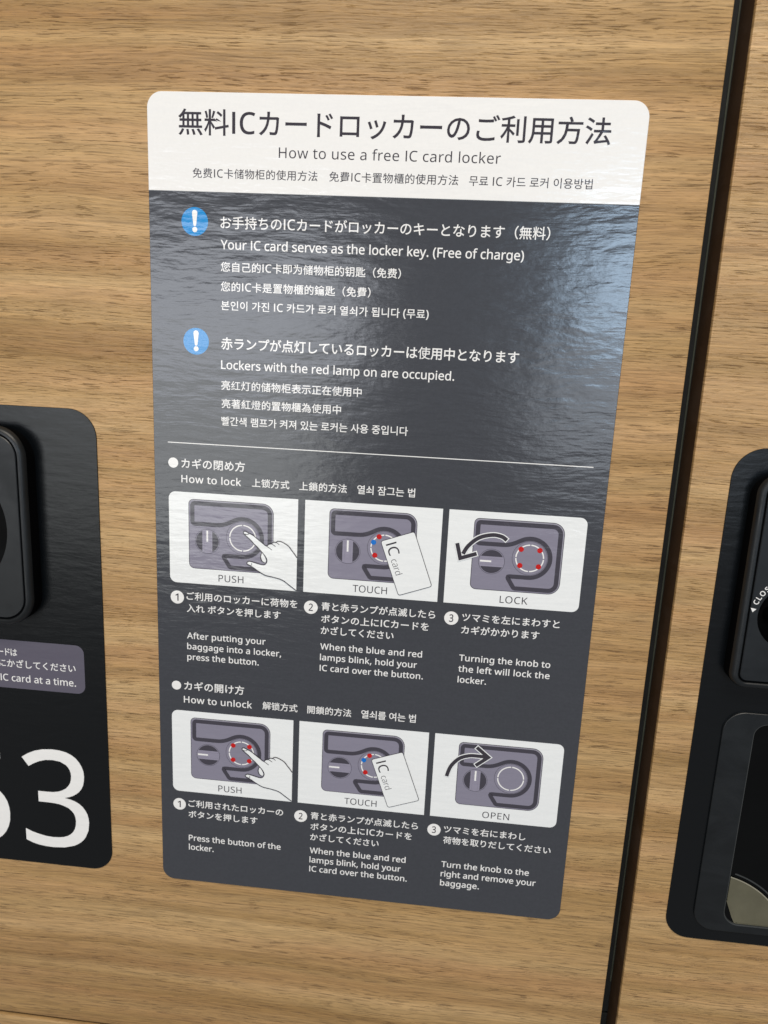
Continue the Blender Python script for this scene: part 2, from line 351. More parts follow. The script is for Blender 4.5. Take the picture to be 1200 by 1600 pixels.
# ----------------------------------------------------------------- lettering
# outlines of the Latin letters (units of 1/1000 em): advance, closed polylines
GL = json.loads('''{"!":[269,[[106,201,81,714,188,714,163,201],[134,-14,110,-10,90,2,77,23,72,54,77,86,90,106,110,117,134,121,157,117,178,106,191,86,196,54,191,23,178,2,157,-10]]],"(":[300,[[187,-158,152,-113,121,-64,96,-13,76,41,60,98,49,155,42,214,40,274,42,334,49,394,60,452,76,510,96,565,121,617,152,667,187,714,270,714,237,666,209,615,184,562,165,507,138,392,129,275,138,160,165,47,184,-7,208,-60,237,-110,269,-158]]],")":[300,[[31,-158,63,-110,92,-60,116,-7,135,47,162,160,171,275,162,392,135,507,116,562,91,615,63,666,30,714,113,714,148,667,179,617,204,565,225,510,240,452,251,394,258,334,260,274,258,214,251,155,240,98,225,41,204,-13,179,-64,148,-113,113,-158]]],",":[268,[[41,-129,70,-4,91,116,185,116,192,105,176,49,155,-11,106,-129]]],".":[268,[[133,-14,110,-10,90,2,77,23,72,54,77,86,90,106,110,117,133,121,157,117,178,106,191,86,196,54,191,23,178,2,157,-10]]],"1":[572,[[269,0,269,499,270,568,273,622,244,595,211,567,135,505,89,564,282,714,355,714,355,0]]],"2":[572,[[48,0,48,73,235,262,326,358,359,400,382,440,396,483,401,529,399,557,392,581,381,601,366,618,326,641,275,649,226,644,184,631,144,610,103,581,56,640,101,672,153,699,210,718,275,724,322,721,365,711,401,696,433,674,458,646,477,613,487,576,491,534,485,480,468,430,440,381,404,333,360,283,308,231,159,84,159,80,520,80,520,0]]],"3":[572,[[241,-10,187,-8,137,-2,90,10,45,29,45,111,92,91,142,77,193,67,242,64,287,66,325,73,356,85,381,102,399,122,412,146,420,174,423,205,420,236,410,263,393,284,371,302,342,314,307,324,268,329,223,331,154,331,154,406,224,406,265,408,301,415,332,427,358,443,377,463,392,486,400,512,403,541,401,566,394,587,383,606,368,622,327,643,273,650,219,646,174,633,133,614,93,590,49,650,92,678,143,702,204,718,272,724,324,721,370,712,408,696,439,674,462,647,479,617,490,584,493,547,490,513,483,482,471,456,453,432,431,413,406,397,377,385,345,376,345,372,385,365,420,354,449,338,473,318,491,294,505,267,512,237,515,203,508,144,486,93,470,70,449,49,425,32,397,17,327,-3]]],"5":[572,[[248,-10,195,-8,145,0,100,12,63,29,63,112,103,92,151,78,201,68,249,65,287,67,320,74,350,86,376,103,398,124,413,150,422,182,425,219,422,252,414,281,401,306,382,327,357,343,327,355,289,362,246,364,182,359,124,349,80,377,107,714,465,714,465,634,182,634,165,427,211,434,275,438,327,435,374,424,415,407,450,383,478,353,499,317,511,275,515,228,511,175,497,129,475,88,445,53,406,26,360,6,308,-6]]],"A":[639,[[0,0,279,717,360,717,638,0,545,0,459,221,176,221,91,0],[206,301,432,301,352,517,342,546,328,590,318,624,302,563,287,517]]],"C":[632,[[389,-10,337,-7,289,1,246,15,207,35,173,60,143,89,118,124,98,163,82,206,70,253,63,304,61,358,63,410,71,460,83,506,101,549,123,587,149,622,181,652,217,678,258,698,302,712,351,721,404,724,459,721,510,713,557,700,601,682,565,606,492,633,449,642,403,645,349,640,300,626,258,602,222,568,193,526,173,477,160,420,156,357,160,294,171,238,191,189,217,147,252,113,294,88,344,74,402,69,448,71,491,77,573,97,573,19,532,6,490,-3,444,-8]]],"E":[556,[[97,0,97,714,496,714,496,635,187,635,187,412,478,412,478,334,187,334,187,79,496,79,496,0]]],"F":[519,[[97,0,97,714,496,714,496,635,187,635,187,382,477,382,477,303,187,303,187,0]]],"H":[741,[[97,0,97,714,187,714,187,412,553,412,553,714,643,714,643,0,553,0,553,333,187,333,187,0]]],"I":[339,[[40,0,40,52,124,71,124,642,40,662,40,714,298,714,298,662,214,642,214,71,298,52,298,0]]],"K":[619,[[97,0,97,714,187,714,187,362,249,430,310,498,503,714,608,714,325,403,619,0,513,0,260,341,187,277,187,0]]],"L":[524,[[97,0,97,714,187,714,187,80,499,80,499,0]]],"N":[760,[[97,0,97,714,201,714,582,123,586,123,584,171,581,241,579,311,579,714,663,714,663,0,558,0,176,593,172,593,178,506,180,399,180,0]]],"O":[781,[[391,-10,338,-7,289,1,246,16,206,36,172,61,142,91,117,126,97,165,81,208,70,255,63,305,61,359,63,412,70,462,81,508,97,551,117,590,142,624,172,654,206,679,246,699,290,714,338,722,392,725,443,722,491,714,533,699,572,680,606,654,636,625,662,590,683,552,699,508,711,462,718,412,720,358,718,304,711,254,699,208,683,165,662,126,636,91,606,61,572,36,533,16,490,1,443,-7],[391,68,448,73,496,87,537,112,569,145,593,188,611,237,622,294,625,358,621,422,611,478,594,528,569,569,537,603,497,627,448,641,392,646,335,641,287,627,246,603,213,569,188,528,170,478,160,422,156,358,160,294,170,237,188,188,213,145,245,112,286,87,335,73]]],"P":[605,[[97,0,97,714,286,714,351,711,407,700,453,683,490,659,518,629,538,593,550,551,554,504,547,447,528,393,512,369,492,347,468,327,439,310,404,296,365,286,320,280,269,278,187,278,187,0],[187,355,259,355,307,357,348,363,383,374,411,388,433,407,448,432,458,463,461,500,458,532,450,560,436,584,417,603,392,618,360,628,322,635,278,637,187,637]]],"R":[622,[[97,0,97,714,294,714,356,711,410,701,454,686,490,664,518,635,538,600,550,559,554,511,549,459,533,416,509,382,479,356,446,335,411,320,607,0,502,0,329,295,187,295,187,0],[187,371,294,371,335,373,369,380,398,390,421,406,439,425,451,448,459,476,461,507,458,539,451,567,437,589,419,607,395,619,366,629,330,634,289,636,187,636]]],"S":[549,[[247,-10,189,-8,136,-1,89,10,51,24,51,110,91,95,141,81,195,71,251,68,289,70,321,76,349,85,372,99,389,116,402,135,409,158,412,183,408,215,397,242,377,265,346,286,302,307,244,330,164,367,107,411,86,437,72,468,63,503,60,542,67,595,89,640,124,675,170,702,225,718,288,724,345,721,396,713,443,700,485,684,457,607,418,622,376,634,332,642,286,645,255,643,227,638,204,629,185,617,170,601,159,583,153,563,151,541,155,508,166,481,186,458,215,438,255,418,307,397,365,373,414,347,452,318,479,284,496,242,502,191,498,146,485,106,463,72,433,43,396,20,352,3,303,-7]]],"T":[556,[[233,0,233,635,10,635,10,714,545,714,545,635,323,635,323,0]]],"U":[731,[[362,-10,299,-5,245,8,198,31,159,62,129,102,107,147,94,197,90,254,90,714,180,714,180,251,183,210,192,174,206,142,226,116,253,95,285,80,323,71,367,68,412,71,451,81,482,97,508,119,527,147,540,178,548,213,551,252,551,714,640,714,640,252,633,182,610,119,593,90,572,65,547,43,519,25,486,9,449,-1,407,-8]]],"W":[930,[[201,0,12,714,106,714,217,278,238,189,251,108,266,193,289,283,415,714,508,714,639,280,663,189,678,108,692,189,713,279,823,714,917,714,727,0,636,0,497,468,481,526,468,577,461,609,451,553,427,465,292,0]]],"Y":[566,[[238,0,238,273,0,714,98,714,283,363,469,714,566,714,328,277,328,0]]],"a":[561,[[215,-10,180,-8,148,0,120,12,94,29,73,50,58,78,49,111,46,149,50,187,62,220,81,248,109,273,145,292,189,306,242,316,303,320,394,323,394,355,392,386,387,412,378,432,365,448,330,468,283,474,242,471,203,462,132,433,105,499,143,517,188,532,237,542,288,545,334,542,373,534,406,521,433,502,454,477,468,446,477,409,480,365,480,0,416,0,399,76,395,76,359,38,322,11,276,-5],[235,61,268,63,297,70,324,82,348,99,368,120,382,146,390,178,393,214,393,262,314,259,268,255,229,249,199,240,176,227,159,212,147,193,139,172,137,148,144,109,165,82,196,66]]],"b":[615,[[339,-10,282,-4,236,13,200,38,173,68,166,68,148,0,85,0,85,760,173,760,173,575,172,512,168,465,173,465,200,496,236,522,282,539,339,545,387,541,429,528,467,506,500,476,526,436,545,389,556,333,560,268,556,203,545,147,526,99,499,60,466,29,429,7,386,-6],[326,63,360,66,389,76,413,93,433,116,449,145,460,181,467,222,469,269,460,358,433,421,387,459,324,472,285,469,252,460,226,444,206,423,192,395,181,360,175,319,173,271,173,267,175,220,181,180,191,145,205,115,225,93,252,76,285,66]]],"c":[480,[[300,-10,233,-3,174,19,147,36,124,56,104,80,87,109,73,142,63,178,57,220,55,265,57,312,63,355,74,393,88,426,106,455,127,480,151,500,178,517,238,539,306,546,346,544,385,537,420,528,447,517,420,444,364,461,333,467,304,469,235,456,186,418,156,355,146,266,148,220,156,180,168,146,184,117,206,95,232,79,263,69,299,66,340,68,376,75,438,97,438,19,410,7,379,-2,343,-8]]],"d":[615,[[275,-10,228,-6,185,7,148,29,115,59,89,99,70,146,59,202,55,267,59,332,70,388,89,436,115,476,148,506,186,528,228,542,276,546,332,540,378,523,413,498,442,467,448,467,445,505,442,546,442,760,530,760,530,0,459,0,446,72,442,72,414,41,378,14,332,-4],[289,63,328,66,361,75,388,89,408,109,424,136,434,168,441,206,443,250,443,266,441,313,435,354,424,390,410,420,390,443,363,460,329,470,288,473,255,469,226,459,201,441,182,416,166,386,155,350,148,310,146,265,148,220,155,180,166,145,182,116,202,93,226,76,255,66]]],"e":[564,[[313,-10,241,-2,178,21,151,38,126,60,105,85,88,113,73,146,63,182,57,221,55,264,62,346,85,415,101,445,120,471,142,493,168,512,195,527,225,537,258,544,292,546,356,539,411,516,454,480,487,431,506,372,513,304,513,251,146,251,150,208,159,171,173,139,193,113,217,92,246,77,279,68,317,65,365,67,407,75,448,86,489,102,489,25,448,9,408,-2,364,-8],[148,321,421,321,419,353,413,383,403,409,390,431,372,450,349,463,322,471,291,474,261,471,235,464,211,451,192,433,175,411,162,385,153,355]]],"f":[344,[[109,0,109,468,15,468,15,509,109,539,109,570,112,618,120,659,135,693,155,720,180,739,210,754,244,762,283,765,342,760,387,747,364,678,327,688,284,693,263,691,246,686,231,676,218,664,202,626,197,571,197,536,332,536,332,468,197,468,197,0]]],"g":[615,[[290,-240,234,-238,183,-232,137,-221,97,-206,97,-125,139,-143,186,-157,238,-164,295,-167,328,-164,357,-157,382,-144,404,-127,421,-104,433,-79,441,-49,443,-16,443,5,444,39,446,71,442,71,411,36,373,10,328,-5,276,-10,227,-5,183,8,146,31,113,63,88,103,70,151,59,205,55,267,59,328,70,382,88,429,113,471,146,504,183,527,226,541,275,546,325,541,371,526,410,501,443,465,448,465,460,536,530,536,530,-9,526,-63,515,-110,497,-149,471,-182,438,-207,397,-226,347,-236],[289,62,327,65,359,73,386,86,407,106,423,131,435,162,442,201,444,246,444,267,442,318,434,361,423,397,406,424,384,445,357,460,325,469,287,472,255,469,228,459,203,442,183,419,167,389,155,354,148,313,146,266,148,219,155,179,167,144,182,115,203,92,227,75,256,65]]],"h":[618,[[85,0,85,760,173,760,173,537,168,462,174,462,205,498,245,524,291,540,341,545,387,542,427,533,460,519,488,498,509,472,525,438,534,397,537,349,537,0,450,0,450,343,442,399,420,440,382,464,330,472,289,469,254,459,227,444,206,422,192,394,181,360,175,321,173,277,173,0]]],"i":[258,[[130,625,110,628,93,639,82,656,78,681,82,706,93,723,110,734,130,737,149,734,166,723,177,706,181,681,177,656,166,639,149,628],[85,0,85,536,173,536,173,0]]],"k":[534,[[85,0,85,760,172,760,172,363,171,321,168,276,172,276,190,299,214,330,236,355,407,536,510,536,293,307,525,0,419,0,233,250,172,197,172,0]]],"l":[258,[[85,0,85,760,173,760,173,0]]],"m":[935,[[85,0,85,536,156,536,169,463,174,463,203,500,242,526,285,541,332,546,389,540,436,524,471,495,496,456,501,456,533,496,575,524,622,541,673,546,716,543,753,534,784,520,809,500,829,473,843,439,851,397,854,349,854,0,767,0,767,345,760,401,740,440,706,464,658,472,622,469,591,461,566,447,546,427,532,402,521,372,515,336,513,296,513,0,426,0,426,345,419,401,399,440,364,464,316,472,279,469,248,460,223,444,204,422,190,394,181,361,175,322,173,278,173,0]]],"n":[618,[[85,0,85,536,156,536,169,463,174,463,205,500,246,526,293,541,343,546,388,543,427,534,461,520,488,500,509,473,525,439,534,397,537,349,537,0,450,0,450,343,442,399,420,440,382,464,330,472,289,469,255,460,227,444,207,422,192,394,182,361,175,322,173,278,173,0]]],"o":[605,[[301,-10,234,-2,175,22,148,41,125,62,104,88,87,117,73,150,63,187,57,226,55,269,59,332,72,387,93,434,122,474,159,506,201,528,250,542,304,546,373,538,432,513,459,495,482,474,502,448,520,420,533,387,543,351,549,312,551,269,547,206,534,151,513,103,484,63,447,31,404,8,356,-5],[303,63,341,66,373,77,400,94,422,119,439,149,450,184,458,224,460,269,458,314,451,354,439,388,422,418,400,442,373,459,340,469,302,472,264,469,231,459,204,442,183,418,167,388,155,354,148,314,146,269,148,224,155,184,167,149,184,119,205,94,232,77,265,66]]],"p":[615,[[85,-240,85,536,157,536,169,463,173,463,201,495,236,522,282,540,340,546,387,542,429,529,467,507,500,477,526,438,545,390,556,334,560,269,556,205,545,148,526,101,500,61,467,30,429,8,387,-6,339,-10,282,-4,237,14,200,39,173,68,167,68,171,25,173,-20,173,-240],[326,63,371,70,406,90,434,122,454,164,465,213,469,270,467,314,460,353,449,387,433,417,413,441,388,458,359,469,324,472,286,469,254,460,228,446,209,426,194,400,183,368,176,330,173,286,173,269,175,222,181,181,191,146,205,117,225,93,252,76,285,66]]],"r":[413,[[85,0,85,536,157,536,167,438,171,438,201,479,238,514,283,538,335,546,368,545,398,540,387,459,359,464,329,466,289,460,252,444,220,416,194,381,178,337,173,286,173,0]]],"s":[479,[[220,-10,168,-8,123,-1,85,10,52,24,52,104,87,89,129,75,175,64,222,61,280,66,319,83,342,108,349,140,346,159,338,176,323,192,299,208,264,225,217,244,169,264,128,284,95,306,71,332,56,364,51,404,54,436,65,464,82,489,107,509,136,525,171,537,209,544,252,546,299,544,343,536,385,525,423,510,393,440,322,464,285,472,246,474,198,470,164,456,142,436,135,409,138,389,148,372,165,356,192,342,273,307,320,288,360,267,392,245,415,219,429,187,434,148,430,111,420,80,401,52,376,30,345,13,308,0,267,-7]]],"t":[361,[[249,-10,209,-6,172,4,139,24,114,55,98,98,92,156,92,468,16,468,16,510,93,545,128,659,180,659,180,536,335,536,335,468,180,468,180,158,186,115,204,86,230,68,264,62,305,66,339,73,339,6,299,-5]]],"u":[618,[[274,-10,229,-7,189,2,156,16,128,36,107,63,91,97,82,137,79,185,79,536,168,536,168,191,175,135,198,95,235,71,287,63,328,66,362,75,390,91,411,113,426,141,436,174,443,213,445,257,445,536,533,536,533,0,461,0,448,71,444,71,413,35,372,9,324,-5]]],"v":[508,[[203,0,0,536,94,536,208,220,225,171,241,119,251,78,255,78,266,120,283,172,300,220,414,536,508,536,304,0]]],"w":[786,[[158,1,11,537,102,537,176,251,197,164,211,91,215,91,225,133,237,186,251,235,346,537,442,537,534,235,555,161,570,92,574,92,587,161,610,251,685,537,775,537,626,1,523,1,431,303,408,383,394,445,390,445,377,383,354,302,258,1]]],"y":[510,[[84,-240,42,-238,11,-232,11,-162,37,-166,70,-168,111,-161,144,-142,169,-112,189,-73,217,-2,1,536,95,536,211,231,238,155,256,85,260,85,278,151,306,232,415,536,510,536,279,-74,247,-142,206,-195,182,-215,154,-229,121,-237]]]}''')
_cache = {}
_tmp = []


def _mesh_of(curve):
    o = bpy.data.objects.new('tmp', curve)
    me = o.to_mesh()
    v = np.array([x.co[:2] for x in me.vertices]).reshape(-1, 2)
    f = [tuple(p.vertices) for p in me.polygons]
    o.to_mesh_clear(); bpy.data.objects.remove(o); bpy.data.curves.remove(curve)
    return v, f


GL['I'] = [290, [[98, 0, 98, 714, 192, 714, 192, 0]]]


def _area(loop):
    x = loop[:, 0]; y = loop[:, 1]
    return 0.5 * float(np.sum(x * np.roll(y, -1) - np.roll(x, -1) * y))


def _fatten(loops, off):
    if abs(off) < 1e-9: return loops
    big = max(loops, key=lambda l: abs(_area(l)))
    sg = 1.0 if _area(big) > 0 else -1.0
    out = []
    for l in loops:
        keep = [0]
        for i in range(1, len(l)):
            if np.hypot(*(l[i] - l[keep[-1]])) > 0.002: keep.append(i)
        if len(keep) > 3 and np.hypot(*(l[keep[-1]] - l[0])) < 0.002: keep.pop()
        l = l[keep]
        d1 = l - np.roll(l, 1, 0); d2 = np.roll(l, -1, 0) - l
        d1 /= np.linalg.norm(d1, axis=1)[:, None] + 1e-12; d2 /= np.linalg.norm(d2, axis=1)[:, None] + 1e-12
        n1 = np.stack([d1[:, 1], -d1[:, 0]], 1); n2 = np.stack([d2[:, 1], -d2[:, 0]], 1)
        n = n1 + n2; ln = np.linalg.norm(n, axis=1)[:, None]; n = n / np.maximum(ln, 1e-6)
        k = 1 / np.maximum(np.sum(n * n1, 1), 0.6)
        m = l + sg * off * n * k[:, None]
        for _ in range(4):                       # an edge turned round by the offset is shrunk to a point
            e0 = np.roll(l, -1, 0) - l; e1 = np.roll(m, -1, 0) - m
            bad = np.where(np.sum(e0 * e1, 1) <= 0)[0]
            if not len(bad) or len(m) < 5: break
            i = bad[0]; j = (i + 1) % len(m)
            m[i] = (m[i] + m[j]) / 2; l = l.copy(); l[i] = (l[i] + l[j]) / 2
            m = np.delete(m, j, 0); l = np.delete(l, j, 0)
        out.append(m)
    return out


def _fill_loops(loops):
    c = bpy.data.curves.new('g', 'CURVE'); c.dimensions = '2D'; c.fill_mode = 'BOTH'
    for l in loops:
        s = c.splines.new('POLY'); s.points.add(len(l) - 1); s.use_cyclic_u = True
        for i, q in enumerate(l): s.points[i].co = (q[0], q[1], 0, 1)
    return _mesh_of(c)


def _marea(v, f):
    a = 0.0
    for t in f:
        for i in range(1, len(t) - 1):
            p, q, r = v[t[0]], v[t[i]], v[t[i + 1]]; a += abs((q[0] - p[0]) * (r[1] - p[1]) - (r[0] - p[0]) * (q[1] - p[1])) / 2
    return a


def _font_loops(ch):
    c = bpy.data.curves.new('g', 'FONT'); c.body = ch
    o = bpy.data.objects.new('tmp', c); COL.objects.link(o)
    dg = bpy.context.evaluated_depsgraph_get()
    cc = o.evaluated_get(dg).to_curve(dg)
    loops = []
    for sp in cc.splines:
        bp = sp.bezier_points; pts = []; n = len(bp)
        for i in range(n):
            a = bp[i]; b = bp[(i + 1) % n]
            p0, p1, p2, p3 = (np.array(q[:2]) for q in (a.co, a.handle_right, b.handle_left, b.co))
            d = p3 - p0; L = np.hypot(*d) + 1e-9
            cr = lambda u: abs(u[0] * d[1] - u[1] * d[0]) / L
            dev = max(cr(p1 - p0), cr(p2 - p0)); k = 1 if dev < 0.003 else (2 if dev < 0.015 else 4)
            for j in range(k):
                t = j / k; u = 1 - t; pts.append(u ** 3 * p0 + 3 * u * u * t * p1 + 3 * u * t * t * p2 + t ** 3 * p3)
        if len(pts) > 2: loops.append(np.array(pts))
    o.to_curve_clear(); bpy.data.objects.remove(o); bpy.data.curves.remove(c)
    return loops


BAD = []


def glyph(ch, off):
    key = (ch, off)
    if key in _cache: return _cache[key]
    if ch in ' \u3000':
        r = (None, None, 0.27 if ch == ' ' else 1.0)
    else:
        if ch in GL: loops = [np.array(pl, float).reshape(-1, 2) / 1000 for pl in GL[ch][1]]; adv = GL[ch][0] / 1000
        else: loops = _font_loops(ch); adv = 0.92 if '\uac00' <= ch <= '\ud7a3' else 1.0
        per = sum(float(np.sum(np.linalg.norm(np.roll(l, -1, 0) - l, axis=1))) for l in loops)
        big = max(loops, key=lambda l: abs(_area(l))); sg = 1 if _area(big) > 0 else -1
        want0 = sg * sum(_area(l) for l in loops)
        n0 = None
        for q in (1.0, 0.85, 0.7, 0.5, 0.3, 0.15, 0.0):
            fl = _fatten(loops, off * q)
            v, f = _fill_loops(fl)
            if len(v) <= sum(len(l) for l in fl) and abs(_marea(v, f) - want0 - per * off * q) < 0.06 * want0 + 0.004: break
        else: BAD.append(ch)
        if q < 0.8: BAD.append((ch, q))
        r = (v, f, adv)
    _cache[key] = r
    return r


def is_cjk(ch): return ord(ch) > 0x2e80
KANA_SMALL = 'ッ'


def text_geo(s, x0, x1, y0, y1, kind, off, z):
    """kind 'L': y0 baseline, y1 top of capitals; 'J' / 'K': y0..y1 the ink height of a full-size character"""
    if kind == 'L': em = (y1 - y0) / 0.714; base = y0
    elif kind == 'J': em = (y1 - y0) / 0.915; base = y0 + 0.082 * em
    else: em = (y1 - y0) / 0.865; base = y0 + 0.08 * em
    items = []; x = 0.0
    for ch in s:
        v, f, a = glyph(ch, off)
        k = 1.0
        if kind != 'L' and not is_cjk(ch) and ch != ' ': k = 1.06
        if kind == 'J' and ch in '()' : k = 1.1
        dy = 0.0
        if kind != 'L' and ch in '()': dy = 0.02
        items.append((v, f, x, k, dy)); x += a * k
        if kind != 'L' and not is_cjk(ch) and ch in 'IC': x += 0.02
    lo = min(p[0].min() * p[0].size / p[0].size * 0 + (p[0][:, 0].min() * p[3] + p[2]) for p in items if p[0] is not None)
    hi = max((p[0][:, 0].max() * p[3] + p[2]) for p in items if p[0] is not None)
    ratio = (x1 - x0) / ((hi - lo) * em)
    g = ratio ** 0.6                       # share of the fit taken by the letter width, the rest by tracking
    V, F = [], []
    def build(g, trk):
        V, F = [], []
        for v, f, px, k, dy in items:
            if v is None: continue
            n = len(V)
            V += [((px * trk + q[0] * k * g) * em, base + (q[1] * k + dy) * em, z) for q in v]
            F += [tuple(i + n for i in t) for t in f]
        return V, F
    V, F = build(g, ratio)
    for _ in range(2):
        a = min(v[0] for v in V); b = max(v[0] for v in V)
        err = ((x1 - x0) - (b - a)) / em / max(1e-6, items[-1][2] if items[-1][2] else 1)
        if len(items) > 1 and items[-1][2] > 0: ratio += err
        else: g *= (x1 - x0) / (b - a)
        V, F = build(g, ratio)
    a = min(v[0] for v in V)
    V = [(v[0] - a + x0, v[1], v[2]) for v in V]
    return V, F


def text(name, s, x0, x1, y0, y1, kind, off, z, mat, parent, origin):
    V, F = text_geo(s, x0, x1, y0, y1, kind, off, z)
    return mesh_obj(name, V, F, mat, parent, origin)


# ----------------------------------------------------------------- locker doors and frame
T = 18.0


def slab(x0, y0, x1, y1, zf, zb, r=0.7):
    return loft([(rrect(x0, y0, x1, y1, 0.6, 3), zb), (rrect(x0, y0, x1, y1, 0.6, 3), zf - r), (rrect(x0 + r * 0.3, y0 + r * 0.3, x1 - r * 0.3, y1 - r * 0.3, 0.6, 3), zf - r * 0.3),
                 (rrect(x0 + r, y0 + r, x1 - r, y1 - r, 0.6, 3), zf)], True, True)


def door(label, x0, y0, x1, y1):
    t = Thing('locker_door', ((x0 + x1) / 2, y0, -T), label, 'locker door', 'oak laminate locker doors')
    V, F = slab(x0, y0, x1, y1, 0, -2.0, 0.9)
    mesh_obj('door_front', V, F, 'wood', t.e, t.o, True)
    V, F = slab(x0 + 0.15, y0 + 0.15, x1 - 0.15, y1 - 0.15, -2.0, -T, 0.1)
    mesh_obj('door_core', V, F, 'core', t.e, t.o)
    return t


door('wide oak laminate locker door behind the instruction sign and the panel numbered 53', -190, -96.7, 226.3, 470)
door('oak laminate locker door right of the dark vertical gap, carrying the panel marked CLOSE', 234.0, -110, 560, 470)
door('oak laminate locker door at the bottom left corner, below the thin horizontal gap', -190, -330, 226.3, -98.9)

fr = bpy.data.objects.new('locker_frame', None); COL.objects.link(fr); fr.location = W3(230, -110, -T - 6)
fr['kind'] = 'structure'; fr['label'] = 'dark steel locker frame seen in the gap between the doors'
fo = (230, -110, -T - 6)
V, F = join(slab(214, -330, 252, -70.3, -T - 1.2, -T - 30, 0.3))
mesh_obj('frame_post', V, F, 'steel', fr, fo)
V, F = slab(214, -69.0, 252, 470, -T - 1.2, -T - 30, 0.3)
mesh_obj('frame_post', V, F, 'steel', fr, fo)
V, F = slab(233.4, -49.5, 234.1, 470, -T - 0.55, -T - 1.3, 0.1)
mesh_obj('metal_strip', V, F, 'strip', fr, fo)
V, F = slab(-190, -120, 213.5, -80, -T - 1.2, -T - 30, 0.3)
mesh_obj('frame_rail', V, F, 'steel', fr, fo)
V, F = slab(-200, -335, 570, 475, -T - 33, -T - 40, 0.3)
mesh_obj('back_panel', V, F, 'shell', fr, fo)

# ----------------------------------------------------------------- instruction sign
S = Thing('instruction_sign', (100, 0, 0), 'tall dark grey sign with white header and six step drawings, on wood', 'sign')
so = S.o
TH = 0.5
ZL = [TH + 0.03 * i for i in range(1, 16)]


def plate(x0, y0, x1, y1, r, z0=0.0, z1=TH, seg=10):
    c = 0.12
    rr = r if isinstance(r, tuple) else (r,) * 4
    r2 = tuple(max(q - c, 0.0) if q > 0 else 0 for q in rr)
    a = rrect(x0, y0, x1, y1, rr, seg); b = rrect(x0 + c, y0 + c, x1 - c, y1 - c, r2, seg)
    return loft([(a, z0), (a, z1 - c), (b, z1)])


HDR = 329.68
# lower field and header butt together
V, F = plate(0, 0, 200, HDR, (6.2, 6.2, 0, 0)); mesh_obj('sign_field', V, F, 'sign', S.e, so)
V, F = plate(0, HDR, 200, 367.4, (0, 0, 6.2, 6.2)); mesh_obj('header_band', V, F, 'white', S.e, so)

B = 0.010   # body weight
K_ = -0.003
TX = [
 ('title_text', '無料ICカードロッカーのご利用方法', 13.1, 186.2, 351.3, 360.95, 'J', 0.010, 'ink'),
 ('subtitle_text', 'How to use a free IC card locker', 54.95, 144.4, 343.45, 347.4, 'L', 0.0, 'ink'),
 ('subtitle_text', '免费IC卡储物柜的使用方法', 18.9, 71.1, 335.0, 338.75, 'J', 0.004, 'ink'),
 ('subtitle_text', '免費IC卡置物櫃的使用方法', 75.9, 128.2, 335.0, 338.8, 'J', 0.004, 'ink'),
 ('subtitle_text', '무료 IC 카드 로커 이용방법', 132.5, 181.0, 334.95, 338.6, 'K', 0.004, 'ink'),
 ('notice_text', 'お手持ちのICカードがロッカーのキーとなります（無料）', 30.6, 166.3, 315.45, 320.35, 'J', 0.009, 'white'),
 ('notice_text', 'Your IC card serves as the locker key. (Free of charge)', 30.7, 156.6, 307.35, 311.0, 'L', B, 'white'),
 ('notice_text', '您自己的IC卡即为储物柜的钥匙（免费）', 30.7, 107.0, 298.35, 302.2, 'J', B, 'white'),
 ('notice_text', '您的IC卡是置物櫃的鑰匙（免費）', 30.7, 94.7, 290.33, 294.2, 'J', B, 'white'),
 ('notice_text', '본인이 가진 IC 카드가 로커 열쇠가 됩니다 (무료)', 30.85, 119.4, 282.6, 286.25, 'K', B, 'white'),
 ('notice_text', '赤ランプが点灯しているロッカーは使用中となります', 30.8, 158.0, 266.2, 271.15, 'J', 0.013, 'white'),
 ('notice_text', 'Lockers with the red lamp on are occupied.', 30.8, 131.7, 257.9, 261.5, 'L', B, 'white'),
 ('notice_text', '亮红灯的储物柜表示正在使用中', 30.9, 92.6, 248.95, 252.85, 'J', B, 'white'),
 ('notice_text', '亮著紅燈的置物櫃為使用中', 31.0, 83.9, 241.05, 244.95, 'J', B, 'white'),
 ('notice_text', '빨간색 램프가 켜져 있는 로커는 사용 중입니다', 30.95, 113.3, 233.4, 237.1, 'K', B, 'white'),
 ('heading_text', 'カギの閉め方', 12.45, 41.6, 213.2, 217.6, 'J', 0.013, 'white'),
 ('heading_text', 'How to lock', 12.4, 39.95, 206.7, 209.95, 'L', 0.012, 'white'),
 ('heading_text', '上锁方式', 44.85, 61.85, 206.6, 210.4, 'J', B, 'white'),
 ('heading_text', '上鎖的方法', 66.3, 87.7, 206.5, 210.35, 'J', B, 'white'),
 ('heading_text', '열쇠 잠그는 법', 92.3, 117.9, 206.5, 210.3, 'K', B, 'white'),
 ('heading_text', 'カギの開け方', 12.4, 41.8, 105.3, 109.75, 'J', 0.013, 'white'),
 ('heading_text', 'How to unlock', 12.2, 45.7, 98.7, 102.0, 'L', 0.012, 'white'),
 ('heading_text', '解锁方式', 50.8, 67.8, 98.75, 102.7, 'J', B, 'white'),
 ('heading_text', '開鎖的方法', 72.5, 93.6, 98.75, 102.7, 'J', B, 'white'),
 ('heading_text', '열쇠를 여는 법', 98.3, 124.15, 98.75, 102.75, 'K', B, 'white'),
]
cols1 = (14.15, 77.85, 142.25); cols2 = (13.8, 75.55, 140.85)
J1 = [151.0, 144.95, 139.3]; J2 = [42.3, 36.3, 30.5]; E1 = [131.8, 126.4, 121.05]; E2 = [23.3, 18.0, 12.85]
def step(name, s, x0, x1, y, kind):
    h = 3.9 if kind == 'J' else (2.95 if y > 60 else 3.1)
    TX.append((name, s, x0, x1, y, y + h, kind, 0.013 if kind == 'J' else 0.013, 'white'))
